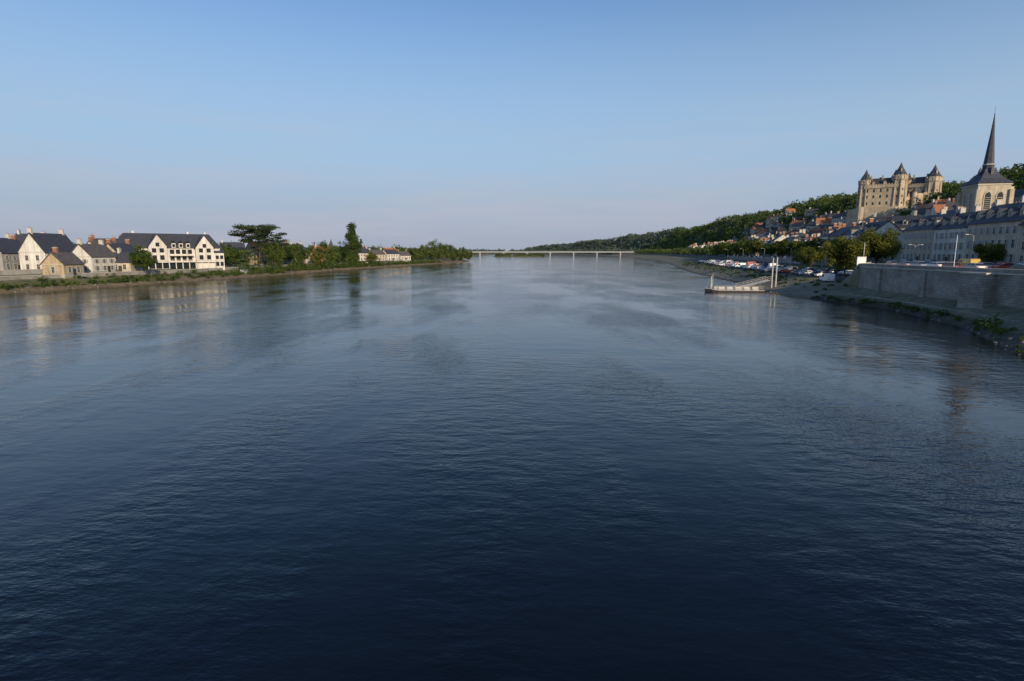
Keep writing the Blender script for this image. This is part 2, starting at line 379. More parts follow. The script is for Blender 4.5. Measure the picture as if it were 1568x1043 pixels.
def residence(x,y,rot):
    z=ground(x,y)+.1; e=empty('riverside_residence',(x,y,z),rot); AVOID.append((x,y,24))
    w=MB(); w.box(0,2,-2,38,12,10.2,0); w.box(0,2,8.2,38.4,12.4,.28,1)
    gabs=[(-5,-4.6,6.5,9.2,4.7),(12.5,-4.9,7.0,8.8,5.0)]
    for (cx,yy,gw,gh,gr) in gabs:
        w.box(cx,yy+1.7,-2,gw,5,gh+2,0)
        w.poly([(cx-gw/2,yy-.8,gh),(cx+gw/2,yy-.8,gh),(cx,yy-.8,gh+gr)],0)
    w.box(-16.5,-4.2,-2,8,4,8.0,0); w.box(17.6,-3,-2,5,5,8.5,0)
    w.poly([(-20.5,-6.2,6),(-12.5,-6.2,6),(-16.5,-6.2,9.6)],0)
    w.box(3.7,-5.1,5.2,9,2.2,.2,1); w.box(3.7,-5.4,2.55,9.6,3,.25,1)
    w.obj('walls',['resid','trim'],e)
    r=MB(); 
    A=[(-19.6,-4.6,8.5),(19.6,-4.6,8.5),(19.6,8.6,8.5),(-19.6,8.6,8.5)]; P=[(-15.5,2,14.6),(16.5,2,14.6)]
    r.poly([A[0],A[1],P[1],P[0]]);r.poly([A[2],A[3],P[0],P[1]]);r.poly([A[1],A[2],P[1]]);r.poly([A[3],A[0],P[0]])
    for (cx,yy,gw,gh,gr) in gabs:
        for s in(-1,1):
            r.poly([(cx+s*(gw/2+.5),yy-1.3,gh-.55),(cx,yy-1.3,gh+gr+.15),(cx,4,gh+gr+.15),(cx+s*(gw/2+.5),4,gh-.55)])
    for s in(-1,1): r.poly([(-16.5+s*4.5,-6.7,5.5),(-16.5,-6.7,9.8),(-16.5,0,9.8),(-16.5+s*4.5,0,5.5)])
    r.poly([(14.9,-5.7,6.4),(20.4,-5.7,6.4),(20.4,-.4,9.6),(14.9,-.4,9.6)])
    r.obj('roof',['slate'],e)
    f=MB();g=MB()
    for (cx,yy,gw,gh,gr) in gabs:
        windows(f,g,lambda u,o,zz,cx=cx,yy=yy:(cx+u,yy-.8-o,zz),gw-1,3.0,2,3.1,2,1.3,1.7,False,0)
        windows(f,g,lambda u,o,zz,cx=cx,yy=yy:(cx+u,yy-.8-o,zz),gw-1,gh-.4,1,2.2,1,1.1,1.3,False,0)
    windows(f,g,lambda u,o,zz:(3.7+u,-4.-o,zz),9,2.9,2,2.8,4,1.3,1.8,False,0)
    windows(f,g,lambda u,o,zz:(-11.5+u,-4.-o,zz),5,2.9,2,2.8,2,1.1,1.5,False,0)
    windows(f,g,lambda u,o,zz:(-16.5+u,-6.2-o,zz),7,2.6,1,3,2,1.2,1.5,False,0)
    windows(f,g,lambda u,o,zz:(18.2+u,-5.5-o,zz),3.6,.2,2,3.0,2,1.0,1.5,False,0)
    windows(f,g,lambda u,o,zz:(20.1+o,-3+u,zz),4.4,.2,2,3.0,2,1.0,1.5,False,0)
    windows(f,g,lambda u,o,zz:(19.+o,3.6+u,zz),7.5,0,3,2.8,2,1.2,1.6,False,0)
    f.obj('window_frames',['dark','shutter'],e); g.obj('window_panes',['glass'],e)
    k=MB()
    k.box(2,-5.62,.1,28,.1,2.3,0)
    for i in range(12): k.box(-11.5+i*2.5,-6.4,-1,.3,.3,3.6,1)
    k.box(2,-6.3,2.5,29,1.2,.2,1)
    for i in range(30): k.rod((-12.3+i,-6.85,2.7),(-12.3+i,-6.85,3.6),.03,.03,4,1)
    k.box(2.2,-6.85,3.6,29.4,.07,.07,1)
    for cx in(1.0,3.7,6.4):
        k.box(cx,-3.6,8.6,1.5,2.5,1.9,1); k.box(cx,-4.88,8.9,1.0,.05,1.2,0)
        for s in(-1,1): k.poly([(cx+s*1.05,-5.1,10.3),(cx+s*1.05,-1,10.3),(cx,-1,11.4),(cx,-5.1,11.4)],2)
    for cx in(-12,8.2,15): k.box(cx,3,12.5,.8,1.5,3,1)
    k.obj('colonnade_and_balcony',['glass','resid','slate'],e)
residence(-146,245,R(42))

def bankwall(name,pts,z0,z1,t,mat,cope=True):
    mb=MB()
    for i in range(len(pts)-1):
        (xa,ya),(xb,yb)=pts[i],pts[i+1]; L=math.hypot(xb-xa,yb-ya); a=math.atan2(yb-ya,xb-xa)
        cx,cy=(xa+xb)/2,(ya+yb)/2
        zz0=z0(cx,cy) if callable(z0) else z0; zz1=z1(cx,cy) if callable(z1) else z1
        mb.box(cx,cy,zz0,L+.02,t,zz1-zz0,0,a)
        if cope: mb.box(cx,cy,zz1,L+.02,t+.2,.15,1,a)
    return mb.obj(name,[mat,'trim'])
bankwall('river_wall',[(XL(y)-11.5,y) for y in range(120,345,9)],lambda x,y:1.2,lambda x,y:4.0+.02*((y//9)%3),.5,'quay')
bankwall('garden_wall',[(XL(y)-8,y) for y in range(345,420,9)],1.0,3.6,.4,'pale')
bankwall('garden_wall',[(XL(y)-24,y) for y in range(120,196,8)],3,5.4,.3,'grey')
mb=MB()
for i in range(9): mb.box(-118+ -i*.5,262,0.0,.55,9,.35+i*.35,0)
mb.obj('landing_steps',['concrete'])

# right bank : quay wall
mb=MB(); yy=list(range(20,131,5))+[133]
for i in range(len(yy)-1):
    ya,yb=yy[i],yy[i+1]; xa,xb=XQ(ya),XQ(yb); L=math.hypot(xb-xa,yb-ya); a=math.atan2(yb-ya,xb-xa); cx,cy=(xa+xb)/2,(ya+yb)/2
    mb.box(cx+.2,cy,1.5,L+.01,.9,6.05,0,a); mb.box(cx+.1,cy,7.56,L+.01,1.1,.2,1,a); mb.box(cx+.2,cy,7.76,L+.01,.55,.55,0,a); mb.box(cx+.2,cy,8.31,L+.01,.7,.12,1,a)
mb.box(XQ(92)-.8,92,1.2,3.0,5.2,6.3,0,0,.93); mb.box(XQ(92)-.8,92,7.52,3.1,5.3,.25,1)
for y in(60,76,108,124): mb.box(XQ(y)-.25,y,1.6,.9,1.2,5.6,0,0,.85)
mb.obj('quay_wall',['quay','trim'])
bankwall('towpath_kerb',[(XQ(y)-(XQ(y)-XR(y))*.45,y) for y in range(50,134,6)],.3,lambda x,y:1.55,.5,'concrete',False)
bankwall('ramp_wall',[(81.3,133.4),(86,139),(91,146),(97,154)],1.5,lambda x,y:8.3 if y<150 else 7.9,.5,'quay')
bankwall('quay_retaining_wall',[(XQ(y)+21,y) for y in list(range(154,400,10))],3.5,lambda x,y:8.1,.5,'quay')

u=np.array((-.208,-.978)); inn=np.array((.978,-.208)); p0=np.array((130.,192.))
t=0
specs=[(20,10.6,4.4,'cream','slate',3,7),(17,10.2,4.4,'white','slate',3,6),(22,10.9,4.6,'cream','slate',3,8),(16,9.8,4.4,'pale','slate',3,5),(18,10.6,4.6,'cream','slate',3,6),(18,11.4,4.4,'white','slate',3,6),(20,10.8,4.4,'cream','slate',3,6)]
for (L,h,rh,w,r,s,bb) in specs:
    c=p0+u*(t+L/2)+inn*6; t+=L+.05
    house('townhouse',c[0],c[1],L,12,h,rh,R(-102),w,r,'gable',s,bb,chim=3,dorm=max(3,bb//2+1),z=7.5)
house('town_hall',150,228,26,13,12.2,4.8,R(-42),'pale','slate','hip',3,9,chim=2,dorm=5,z=8,shut=False)
house('townhouse',134,212,14,11,10.0,4.2,R(-96),'white','slate','gable',3,5,dorm=3,z=7.6)
house('townhouse',163,212,22,12,13.5,4.8,R(-100),'cream','slate','gable',3,7,dorm=4,z=8.0)
house('townhouse',150,178,14,11,11.5,4.2,R(-102),'cream','slate','gable',3,6,dorm=4,z=8)
house('townhouse',158,158,18,11,11.0,4.2,R(-102),'pale','tile','gable',3,6,dorm=0,z=8)
house('townhouse',150,140,18,11,11.5,4.2,R(-102),'cream','slate','gable',3,6,dorm=4,z=8)
y=236; 
walls=['white','cream','white','pale','cream','ochre','grey']
while y<960:
    L=random.uniform(9,15); h=random.choice([7.5,8.5,9.5,10.5]); q=XQ(y+L/2)+41+random.uniform(0,3)+5
    if y>300 and random.random()<.12: y+=L; continue
    sl=(XQ(y+20)-XQ(y))/20
    house('townhouse',q,y+L/2,L,10,h,random.uniform(3.2,4.4),R(-90)-math.atan(sl),random.choice(walls),random.choice(['slate','slate2','tile','tile']),'gable' if random.random()<.7 else 'hip',3 if h>9 else 2,None,chim=2,dorm=random.choice([0,0,3]),shut=random.random()<.6)
    y+=L+random.choice([.1,.1,.1,4,8])
for i in range(112):
    for _ in range(30):
        y=random.uniform(225,500) if i<70 else random.uniform(400,820); o=random.uniform(60,118) if i<100 else random.uniform(104,135); x=XQ(y)+o
        if all(math.hypot(x-a,y-b)>r+3.5 for a,b,r in AVOID) and math.hypot(x-257,y-390)>46: break
    else: continue
    L=random.uniform(8,13); h=random.choice([5.5,6.5,8])
    house('hillside_house',x,y,L,random.uniform(7,9),h,random.uniform(2.8,4),R(random.choice([-85,-60,-30,-10,0])+random.uniform(-8,8)),random.choice(['white','cream','white','pale','cream']),random.choice(['tile','tile','slate','slate2','slate2']),storeys=2,chim=random.choice([1,2]),ends=True)

def church(x,y,rot):
    z=8.; e=empty('church',(x,y,z),rot); AVOID.append((x,y,14)); AVOID.append((x+8,y+20,16))
    w=MB(); W=8.6; a=W/2
    w.box(0,0,-1,W,W,24.2,0); 
    for zc in(6,14.,22.7): w.box(0,0,zc,W+.5,W+.5,.4,1)
    for sx in(-1,1):
        for sy in(-1,1): w.box(sx*(a+.1),sy*(a+.1),-1,1.1,1.1,22.4,0)
    w.box(5,22,-1,11,34,11,0)
    w.obj('tower_and_nave_walls',['pale','trim'],e)
    r=MB(); hh=23.2
    def ring(s,z,n=4): return [(s*cos(pi/4+k*2*pi/n)*1.4142,s*sin(pi/4+k*2*pi/n)*1.4142,z) for k in range(n)]
    lv=[(a+.6,hh),(a*.72,hh+1.6),(a*.42,hh+3.4),(a*.30,hh+4.5)]
    for i in range(3):
        A=ring(*lv[i]);B=ring(*lv[i+1])
        for k in range(4): r.poly([A[k],A[(k+1)%4],B[(k+1)%4],B[k]],0)
    r.poly(ring(*lv[0])[::-1],0)
    r.cyl(0,0,hh+4.2,1.5,1.5,1.5,8,0); r.cyl(0,0,hh+5.7,1.75,1.4,.3,8,1)
    r.cyl(0,0,hh+6.0,1.4,.62,8.0,8,0,False); r.cyl(0.,0,hh+14.0,.62,.08,6.6,8,0,False)
    for k in range(4):
        an=k*pi/2; r.box(2.0*cos(an),2.0*sin(an),hh+2.7,.8,.8,1.3,0,an); r.cyl(2.0*cos(an),2.0*sin(an),hh+4.0,.56,.02,1.2,4,0,False,an+pi/4)
    for s in(-1,1): r.poly([(5+s*6,5.2,10),(5+s*6,39,10),(5,39,15.5),(5,5.2,15.5)],0)
    r.obj('spire_and_roof',['slate','trim'],e)
    c=MB(); zt=hh+20.5
    c.rod((0,0,zt),(0,0,zt+2.3),.07,.05,6,0); c.rod((-.5,0,zt+1.5),(.5,0,zt+1.5),.05,.05,6,0); c.cyl(0,0,zt-.1,.22,.22,.3,8,0)
    c.obj('cross',['steel'],e)
    d=MB()
    faces=[lambda u,o,zz:(u,-a-o,zz),lambda u,o,zz:(-a-o,-u,zz),lambda u,o,zz:(a+o,u,zz),lambda u,o,zz:(u,a+o,zz)]
    for f in faces:
        for cu in(-1.6,1.6):
            pts=[f(cu-.7,.03,15.6),f(cu+.7,.03,15.6)]+[f(cu+.7*cos(t),.03,19.4+1.1*sin(t)) for t in np.linspace(0,pi,9)]
            d.poly(pts,0)
            outer=[(cu-.95,15.4),(cu-.95,19.4)]+[(cu-.95*cos(t),19.4+1.4*sin(t)) for t in np.linspace(.2,pi-.2,8)]+[(cu+.95,19.4),(cu+.95,15.4)]
            for i in range(len(outer)-1): d.rod(f(outer[i][0],.08,outer[i][1]),f(outer[i+1][0],.08,outer[i+1][1]),.15,.15,5,1)
            for q in range(6): d.rod(f(cu-.65,.1,16.0+q*.6),f(cu+.65,.1,16.0+q*.6),.07,.07,4,1)
    d.obj('belfry_openings',['glass','trim'],e)
church(144,178,R(-10.5))

def castle(x,y,rot):
    z=39.; e=empty('castle',(x,y,z),rot); AVOID.append((x,y,36)); e.scale=(.86,.86,.86)
    T={'t1':(-23,0,4.2,22,7.5),'t2':(-6,-14,4.6,24.2,8.6),'t3':(26,-5,4.9,24.0,8.6),'t4':(10,16,4.4,24,8)}
    w=MB(); r=MB(); d=MB()
    for k,(tx,ty,tr,th,rh) in T.items():
        w.cyl(tx,ty,-6,tr*1.15,tr,10,8,0,ph=pi/8); w.cyl(tx,ty,4,tr,tr,th-7,8,0,ph=pi/8)
        w.cyl(tx,ty,th-4.2,tr,tr+.75,1.2,8,0,False,ph=pi/8); w.cyl(tx,ty,th-3,tr+.75,tr+.75,2.2,8,0,ph=pi/8)
        w.cyl(tx,ty,th-.8,tr*.86,tr*.86,1.2,8,0,ph=pi/8)
        for q in range(16):
            a=2*pi*q/16; w.box(tx+(tr+.6)*cos(a),ty+(tr+.6)*sin(a),th-.8,.8,.5,.9,0,a+pi/2)
        for q in range(8):
            a=2*pi*q/8
            for zz in(3,8,13): d.box(tx+(tr*.925)*cos(a),ty+(tr*.925)*sin(a),zz,.15,.8,1.5,0,a)
            d.box(tx+(tr*.925+.72)*cos(a),ty+(tr*.925+.72)*sin(a),th-2.4,.12,.6,1.0,0,a)
            b0=2*pi*(q+.5)/8; w.rod((tx+tr*1.1*cos(b0),ty+tr*1.1*sin(b0),-4),(tx+tr*1.02*cos(b0),ty+tr*1.02*sin(b0),th-4),.6,.45,6,0)
        r.cyl(tx,ty,th+.4,tr*.98,tr*.32,rh*.62,8,0,False,ph=pi/8); r.cyl(tx,ty,th+.4+rh*.62,tr*.32,.05,rh*.42,8,0,False,ph=pi/8)
        r.rod((tx,ty,th+rh),(tx,ty,th+rh+1.8),.12,.04,5,1)
        a=random.uniform(3.6,5.2); r.box(tx+tr*.6*cos(a),ty+tr*.6*sin(a),th,.9,.9,rh*.55,1,a)
    def wing(A,B,D,h,rh):
        ax,ay=T[A][:2];bx,by=T[B][:2]; L=math.hypot(bx-ax,by-ay); an=math.atan2(by-ay,bx-ax); cx,cy=(ax+bx)/2,(ay+by)/2
        nx,ny=-sin(an),cos(an)
        w.box(cx,cy,-6,L,D,h+6,0,an); w.box(cx,cy,h-2.6,L,D+1.1,2.2,0,an)
        n=int(L/1.6)
        for s in(-1,1):
            for q in range(n):
                uu=-L/2+L*(q+.5)/n; w.box(cx+uu*cos(an)+s*(D/2+.35)*nx,cy+uu*sin(an)+s*(D/2+.35)*ny,h-.4,.8,.4,.8,0,an)
            for q in range(int(L/4)):
                uu=-L/2+L*(q+.5)/int(L/4)
                for zz in(3,8,12.5): 
                    if zz<h-3: d.box(cx+uu*cos(an)+s*(D/2)*nx,cy+uu*sin(an)+s*(D/2)*ny,zz,1.1,.15,2.2,0,an)
        def P(uu,vv,zz): return (cx+uu*cos(an)+vv*nx,cy+uu*sin(an)+vv*ny,zz)
        for s in(-1,1): r.poly([P(-L/2,s*D/2*.9,h-.3),P(L/2,s*D/2*.9,h-.3),P(L/2,0,h+rh),P(-L/2,0,h+rh)],0)
        for q in range(3):
            uu=-L/3+q*L/3; b=P(uu,0,h+rh-2); r.box(b[0],b[1],b[2],.9,1.6,4,1,an)
            b=P(uu+2,-D/2*.75,h-.3); r.box(b[0],b[1],b[2],1.6,1.6,2.6,1,an); r.cyl(b[0],b[1],b[2]+2.6,1.25,.03,2.2,4,0,False,an+pi/4)
    wing('t1','t2',8,18,5.0); wing('t3','t4',8,19.5,5.5); wing('t4','t1',8,18.5,5.0); wing('t2','t3',4.5,8.5,1.5)
    w.box(9,-12,-6,8,6,17,0,.28); r.poly([(5,-15.5,11),(13.8,-13,11),(11.5,-11,15.5),(8,-12,15.5)],0); r.poly([(13.8,-13,11),(12.5,-8,11),(11.5,-11,15.5)],0); r.poly([(5,-15.5,11),(4,-10.4,11),(8,-12,15.5)],0); r.poly([(4,-10.4,11),(12.5,-8,11),(11.5,-11,15.5),(8,-12,15.5)],0)
    for (tx,ty) in((4.6,-16),(14,-13.4)):
        w.cyl(tx,ty,-6,1.5,1.5,18,10,0); r.cyl(tx,ty,12,1.8,.04,4.5,10,0,False)
    w.cyl(15,7,10,1.9,1.9,13,8,0); r.cyl(15,7,23,2.2,.04,6,8,0,False); r.rod((15,7,28.8),(15,7,31),.1,.04,5,1)
    w.cyl(-17,5,8,1.6,1.6,13,8,0); r.cyl(-17,5,21,1.9,.04,5,8,0,False)
    def prism(pts,z0,z1,bat,m):
        cx=sum(p[0] for p in pts)/len(pts);cy=sum(p[1] for p in pts)/len(pts)
        lo=[(cx+(p[0]-cx)*bat,cy+(p[1]-cy)*bat,z0) for p in pts]; hi=[(p[0],p[1],z1) for p in pts]
        for i in range(len(pts)): j=(i+1)%len(pts); w.poly([lo[i],lo[j],hi[j],hi[i]],m)
        w.poly(hi,m)
    prism([(-29,-6),(-12,-21),(12,-23),(34,-14),(36,14),(8,28),(-27,14)],-26,1,1.05,0)
    prism([(-22,-24),(-8,-30),(22,-29),(38,-20),(38,10),(-22,10)],-32,-4,1.05,0)
    w.cyl(-29,-6,-20,2.8,2.4,21.5,10,0); w.cyl(34,-14,-20,3.0,2.6,22,10,0)
    w.obj('stone_walls_and_towers',['castle'],e); r.obj('roofs_and_chimneys',['slate','castle'],e); d.obj('window_openings',['glass'],e)
castle(255,390,R(0))

def bridge():
    mb=MB(); y=1480; x0,x1=-135,312
    mb.box((x0+x1)/2,y,9.6,x1-x0,11,2.0,0); mb.box((x0+x1)/2,y-5.6,11.6,x1-x0,.3,1.0,1); mb.box((x0+x1)/2,y+5.6,11.6,x1-x0,.3,1.0,1)
    for i in range(7):
        x=-82+i*60
        mb.box(x,y,-3,3.0,9,12.0,0); mb.box(x,y,8.6,8,10,1.0,0)
    for i in range(11):
        x=x0+i*44; mb.rod((x,y-5,11.5),(x,y-5,18),.12,.1,5,0)
    mb.obj('road_bridge',['bridge','bridge'])
bridge()
mb=MB(); n=28
top=[(20+62*cos(2*pi*k/n),1440+16*sin(2*pi*k/n),2.2+.5*sin(k*2.1)) for k in range(n)]
bot=[(20+70*cos(2*pi*k/n),1440+21*sin(2*pi*k/n),-.5) for k in range(n)]
for k in range(n): j=(k+1)%n; mb.poly([bot[k],bot[j],top[j],top[k]])
mb.poly(top); M['bankgrass']=mottled('bank_grass',(.08,.085,.035),.3,.4); mb.obj('river_island',['bankgrass'])

# ------------------------------------------------------------------ vegetation
def quads_mesh(name,Vv,Ff,mi,mats):
    me=bpy.data.meshes.new(name); nf=len(Ff)
    me.vertices.add(len(Vv)); me.vertices.foreach_set('co',Vv.astype(np.float32).ravel())
    me.loops.add(nf*4); me.loops.foreach_set('vertex_index',Ff.astype(np.int32).ravel())
    me.polygons.add(nf); me.polygons.foreach_set('loop_start',np.arange(nf,dtype=np.int32)*4)
    me.polygons.foreach_set('material_index',np.asarray(mi,dtype=np.int32))
    me.update(calc_edges=True)
    for k in mats: me.materials.append(M[k])
    o=bpy.data.objects.new(name,me); C.objects.link(o); return o
def leaves(P,size):
    n=len(P); u=rng.normal(size=(n,3)); u/=np.linalg.norm(u,axis=1)[:,None]; w=rng.normal(size=(n,3)); v=np.cross(u,w); v/=np.linalg.norm(v,axis=1)[:,None]
    s=(size*rng.uniform(.6,1.3,n))[:,None]; u=u*s; v=v*s*.7
    Vv=np.stack([P-u,P-v*.9,P+u,P+v*.9],1).reshape(-1,3)
    return Vv,np.arange(n*4).reshape(-1,4)
def crown_points(kind,n,rx,rz,clumps):
    if kind=='poplar':
        t=rng.uniform(-1,1,clumps); rr=rx*np.sqrt(np.clip(1-np.abs(t)**2.4,0.02,1))*rng.uniform(.2,.75,clumps); a=rng.uniform(0,2*pi,clumps)
        c=np.stack([rr*np.cos(a),rr*np.sin(a),t*rz],1); cr=rx*.38
    elif kind=='cedar':
        L=[]
        for i in range(clumps):
            zz=rng.uniform(-.75,1); zz=1-(1-zz)*rng.uniform(.4,1)
            ext=rx*(.72+.28*math.sqrt(max(0,1-max(0,zz-.3)**2*1.6)))*(1 if zz>-.2 else .75)
            a=rng.uniform(0,2*pi); r=ext*math.sqrt(rng.uniform(.02,1)); zz-=.25*(r/rx)**2
            L.append((r*cos(a),r*sin(a),zz*rz))
        c=np.array(L); cr=rx*.19
    else:
        d=rng.normal(size=(clumps,3)); d/=np.linalg.norm(d,axis=1)[:,None]; f=rng.uniform(.35,.88,clumps)[:,None]*rng.uniform(.85,1.12,clumps)[:,None]
        c=d*f*np.array([rx,rx,rz]); cr=rx*.27
    idx=rng.integers(0,clumps,n); q=rng.normal(size=(n,3)); q/=np.linalg.norm(q,axis=1)[:,None]; q*= (rng.uniform(0,1,n)**.45)[:,None]*cr*rng.uniform(.6,1.25,clumps)[idx][:,None]
    if kind=='cedar': q*=np.array([1.4,1.4,.38])
    if kind=='willow': q*=np.array([.9,.9,1.2])
    return c[idx]+q,c
def tree(name,x,y,h,w,cb=.25,kind='round',mat='leaf',n=3500,size=.3,z=None,clumps=38):
    if z is None: z=ground(x,y)
    rz=h*(1-cb)/2; cz=h*cb+rz; P,c=crown_points(kind,n,w/2,rz,clumps); P[:,2]+=cz; c=c+np.array([0,0,cz])
    P=P[P[:,2]>.1]
    mb=MB(); tr=max(.12,h*.022); 
    top=cz if kind!='cedar' else h*.93
    pts=[(0,0,-.3),(.02*h*rng.uniform(-1,1),.02*h*rng.uniform(-1,1),h*cb),(.03*h*rng.uniform(-1,1),0,(top+h*cb)/2),(0,0,top)]
    for i in range(3): mb.rod(pts[i],pts[i+1],tr*(1-.28*i),tr*(1-.28*(i+1)),7)
    for k in range(0,len(c),2):
        q=c[k]; zz=max(h*cb*.8,q[2]-rz*.5) if kind!='cedar' else q[2]-.8
        zz=min(zz,top); mb.rod((0,0,zz),tuple(q),tr*.35,tr*.08,4)
    tv=np.array(mb.v); tf=np.array(mb.f); lv,lf=leaves(P,size)
    Vv=np.vstack([tv,lv]); Ff=np.vstack([tf,lf+len(tv)]); mi=[0]*len(tf)+[1]*len(lf)
    o=quads_mesh(name,Vv,Ff,mi,['bark',mat]); o.location=(x,y,z); return o
# left bank
tree('lime_tree',-132.5,207,9.8,10,.12,mat='leaf',n=6000,size=.27,z=3.6)
tree('cedar_tree',-132,300,21,26,.30,'cedar','cedar',n=10000,size=.36,clumps=60)
for (x,y,h,w,m,n) in((-143,288,12,10,'leaf',3000),(-136,280,10.5,9,'leaf',3000),(-119,288,15,12,'leaf',4500),(-127,305,13,12,'leafy',3500),(-118,318,14,13,'leaf',4500),(-128,330,13,11,'leaf',3000),(-114,338,11,10,'leafy',3000),(-121,372,15,13,'leaf',3500),(-112,362,9,9,'leaf',2600),(-136,360,14,12,'leaf',3000),(-124,418,15,13,'leaf',3000),(-104,425,9,10,'leafy',2500),(-107,385,9,9,'leaf',2500),(-127,440,13,12,'leaf',2500),(-134,400,14,13,'leafy',2500)):
    tree('lime_tree',x,y,h,w,.1,mat=m,n=n,size=.34)
tree('poplar_tree',-110.5,400,26.5,12,.05,'poplar','poplar',n=12000,size=.4,clumps=80)
tree('cypress_tree',-128,470,19,4,.05,'poplar','cedar',n=1800,size=.4)
tree('cypress_tree',-124,474,17,4,.05,'poplar','cedar',n=1800,size=.4)
for (x,y,h,w) in((-96,548,15,16),(-86,556,18,18),(-76,566,21,21),(-68,585,19,19),(-80,590,18,16),(-62,612,15,16),(-55,638,14,15),(-50,655,11,12),(-90,535,12,12)):
    tree('willow_tree',x,y,h,w,.02,'willow','willow',n=3400,size=.5,z=2.2,clumps=34)
# right bank
tree('horse_chestnut_tree',96.5,166,11.6,13.5,.14,mat='leafy',n=11000,size=.27,clumps=56)
tree('horse_chestnut_tree',108,170,12.8,14.5,.14,mat='leafy',n=12000,size=.27,clumps=56)
tree('plane_tree',103,124,6.0,6.8,.2,mat='leafy',n=5000,size=.18,z=7.5)
tree('plane_tree',118,140,5.0,5,.22,mat='leaf',n=3000,size=.17,z=7.5)
tree('plane_tree',103,198,8.5,9,.2,mat='leafy',n=4500,size=.24)
tree('plane_tree',108,214,8.5,9,.2,mat='leaf',n=4500,size=.24)
y=230
while y<520:
    tree('plane_tree',XQ(y)+(35 if y<330 else 29),y,random.uniform(8.5,10.5) if y<330 else random.uniform(10,13),10 if y<330 else 12,.15,mat=random.choice(['leaf','leafy']),n=2600,size=.36,clumps=26); y+=9 if y<330 else 11
def mass(name,items,mat,per):
    VV=[];FF=[];k=0
    for (x,y,z,h,w,size) in items:
        P,c=crown_points('round',per,w/2,h*.46,12); P=P+np.array([x,y,z+h*.5]); v,f=leaves(P,size)
        VV.append(v);FF.append(f+k);k+=len(v)
    Vv=np.vstack(VV);Ff=np.vstack(FF); quads_mesh(name,Vv,Ff,np.zeros(len(Ff)),[mat])
def free(x,y,pad=3): return all(math.hypot(x-a,y-b)>r+pad for a,b,r in AVOID)
it=[]
for _ in range(1900):
    y=random.uniform(150,640); o=random.uniform(58,215); x=XQ(y)+o
    if math.hypot(x-256,y-392)<38 or not free(x,y,2 if o<120 else 0) or (o<110 and random.random()<.35): continue
    h=random.uniform(7,13) if o>95 else random.uniform(4,7.5); it.append((x,y,ground(x,y)-.5,h,h*random.uniform(.8,1.15),.6))
for _ in range(44):
    a=random.uniform(pi,2*pi); r=random.uniform(34,46); x,y=255+cos(a)*r,390+sin(a)*r; h=random.uniform(5,8); it.append((x,y,ground(x,y)-.5,h,h*1.1,.55))
mass('hillside_woodland',it,'far',140)
it=[]
for _ in range(1000):
    y=random.uniform(640,1600); o=random.uniform(45,220); x=XQ(y)+o
    if not free(x,y,1): continue
    h=random.uniform(8,15); it.append((x,y,ground(x,y)-.8,h,h*1.25,1.1))
for _ in range(170):
    y=random.uniform(520,1500); x=XQ(y)+random.uniform(22,40); h=random.uniform(8,12); it.append((x,y,ground(x,y)-.5,h,h*1.2,.9))
mass('hillside_woodland',it,'far',85)
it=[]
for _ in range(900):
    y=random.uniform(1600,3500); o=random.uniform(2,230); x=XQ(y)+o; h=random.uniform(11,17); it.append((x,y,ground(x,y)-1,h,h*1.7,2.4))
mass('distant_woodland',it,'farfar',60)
it=[]
for _ in range(800):
    y=random.uniform(270,720); o=random.uniform(22,190); x=XL(y)-o
    if not free(x,y,1): continue
    h=random.uniform(8,15); it.append((x,y,ground(x,y)-.5,h,h*1.1,.66))
for _ in range(90):
    x=random.uniform(-330,-190); y=random.uniform(215,300)
    if free(x,y,0): h=random.uniform(6,10); it.append((x,y,ground(x,y)-.5,h,h,.6))
mass('riverside_woodland',it,'far',125)
it=[]
for _ in range(700):
    y=random.uniform(690,1900); o=random.uniform(4,260); x=XL(y)-o; h=random.uniform(9,16); it.append((x,y,ground(x,y)-1,h,h*1.4,1.3))
mass('riverside_woodland',it,'far',80)
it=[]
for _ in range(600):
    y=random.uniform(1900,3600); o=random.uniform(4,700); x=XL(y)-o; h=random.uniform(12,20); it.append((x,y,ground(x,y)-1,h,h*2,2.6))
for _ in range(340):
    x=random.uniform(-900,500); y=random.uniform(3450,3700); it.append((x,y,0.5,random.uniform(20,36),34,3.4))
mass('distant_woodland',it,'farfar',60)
it=[(20+random.uniform(-60,60),1440+random.uniform(-14,14),1.5,random.uniform(4,8),random.uniform(7,12),.9) for _ in range(60)]
mass('island_bushes',it,'far',110)
it=[]
for _ in range(520):
    y=random.uniform(120,560); o=abs(random.gauss(0,4.5))+1.6; x=XL(y)-o; h=random.uniform(.6,2.3)*(1.5 if y>265 else 1); it.append((x,y,ground(x,y)-.3,h,h*1.8,.2))
for _ in range(70):
    y=random.uniform(258,430); x=XL(y)-random.uniform(1.5,9); h=random.uniform(2.5,6); it.append((x,y,ground(x,y)-.4,h,h*1.3,.3))
mass('riverbank_scrub',it,'leaf',150)
it=[]
for _ in range(110):
    y=random.uniform(50,134); u=random.uniform(.02,.3); x=XR(y)+(XQ(y)-XR(y))*u; h=random.uniform(.3,.9); it.append((x,y,ground(x,y)-.15,h,h*1.8,.1))
for (x,y,h) in((63,74,2.2),(65,77,2.6),(68,80,1.8),(73.5,117,1.4),(74,119,1.1)): it.append((x,y,ground(x,y)-.2,h,h*1.5,.13))
for _ in range(200):
    y=random.uniform(136,480); x=XR(y)+random.uniform(.35,1)*(XQ(y)-XR(y)+1); h=random.uniform(.3,.9); it.append((x,y,ground(x,y)-.1,h,h*2.4,.14))
mass('riverbank_scrub',it,'leaf',120)

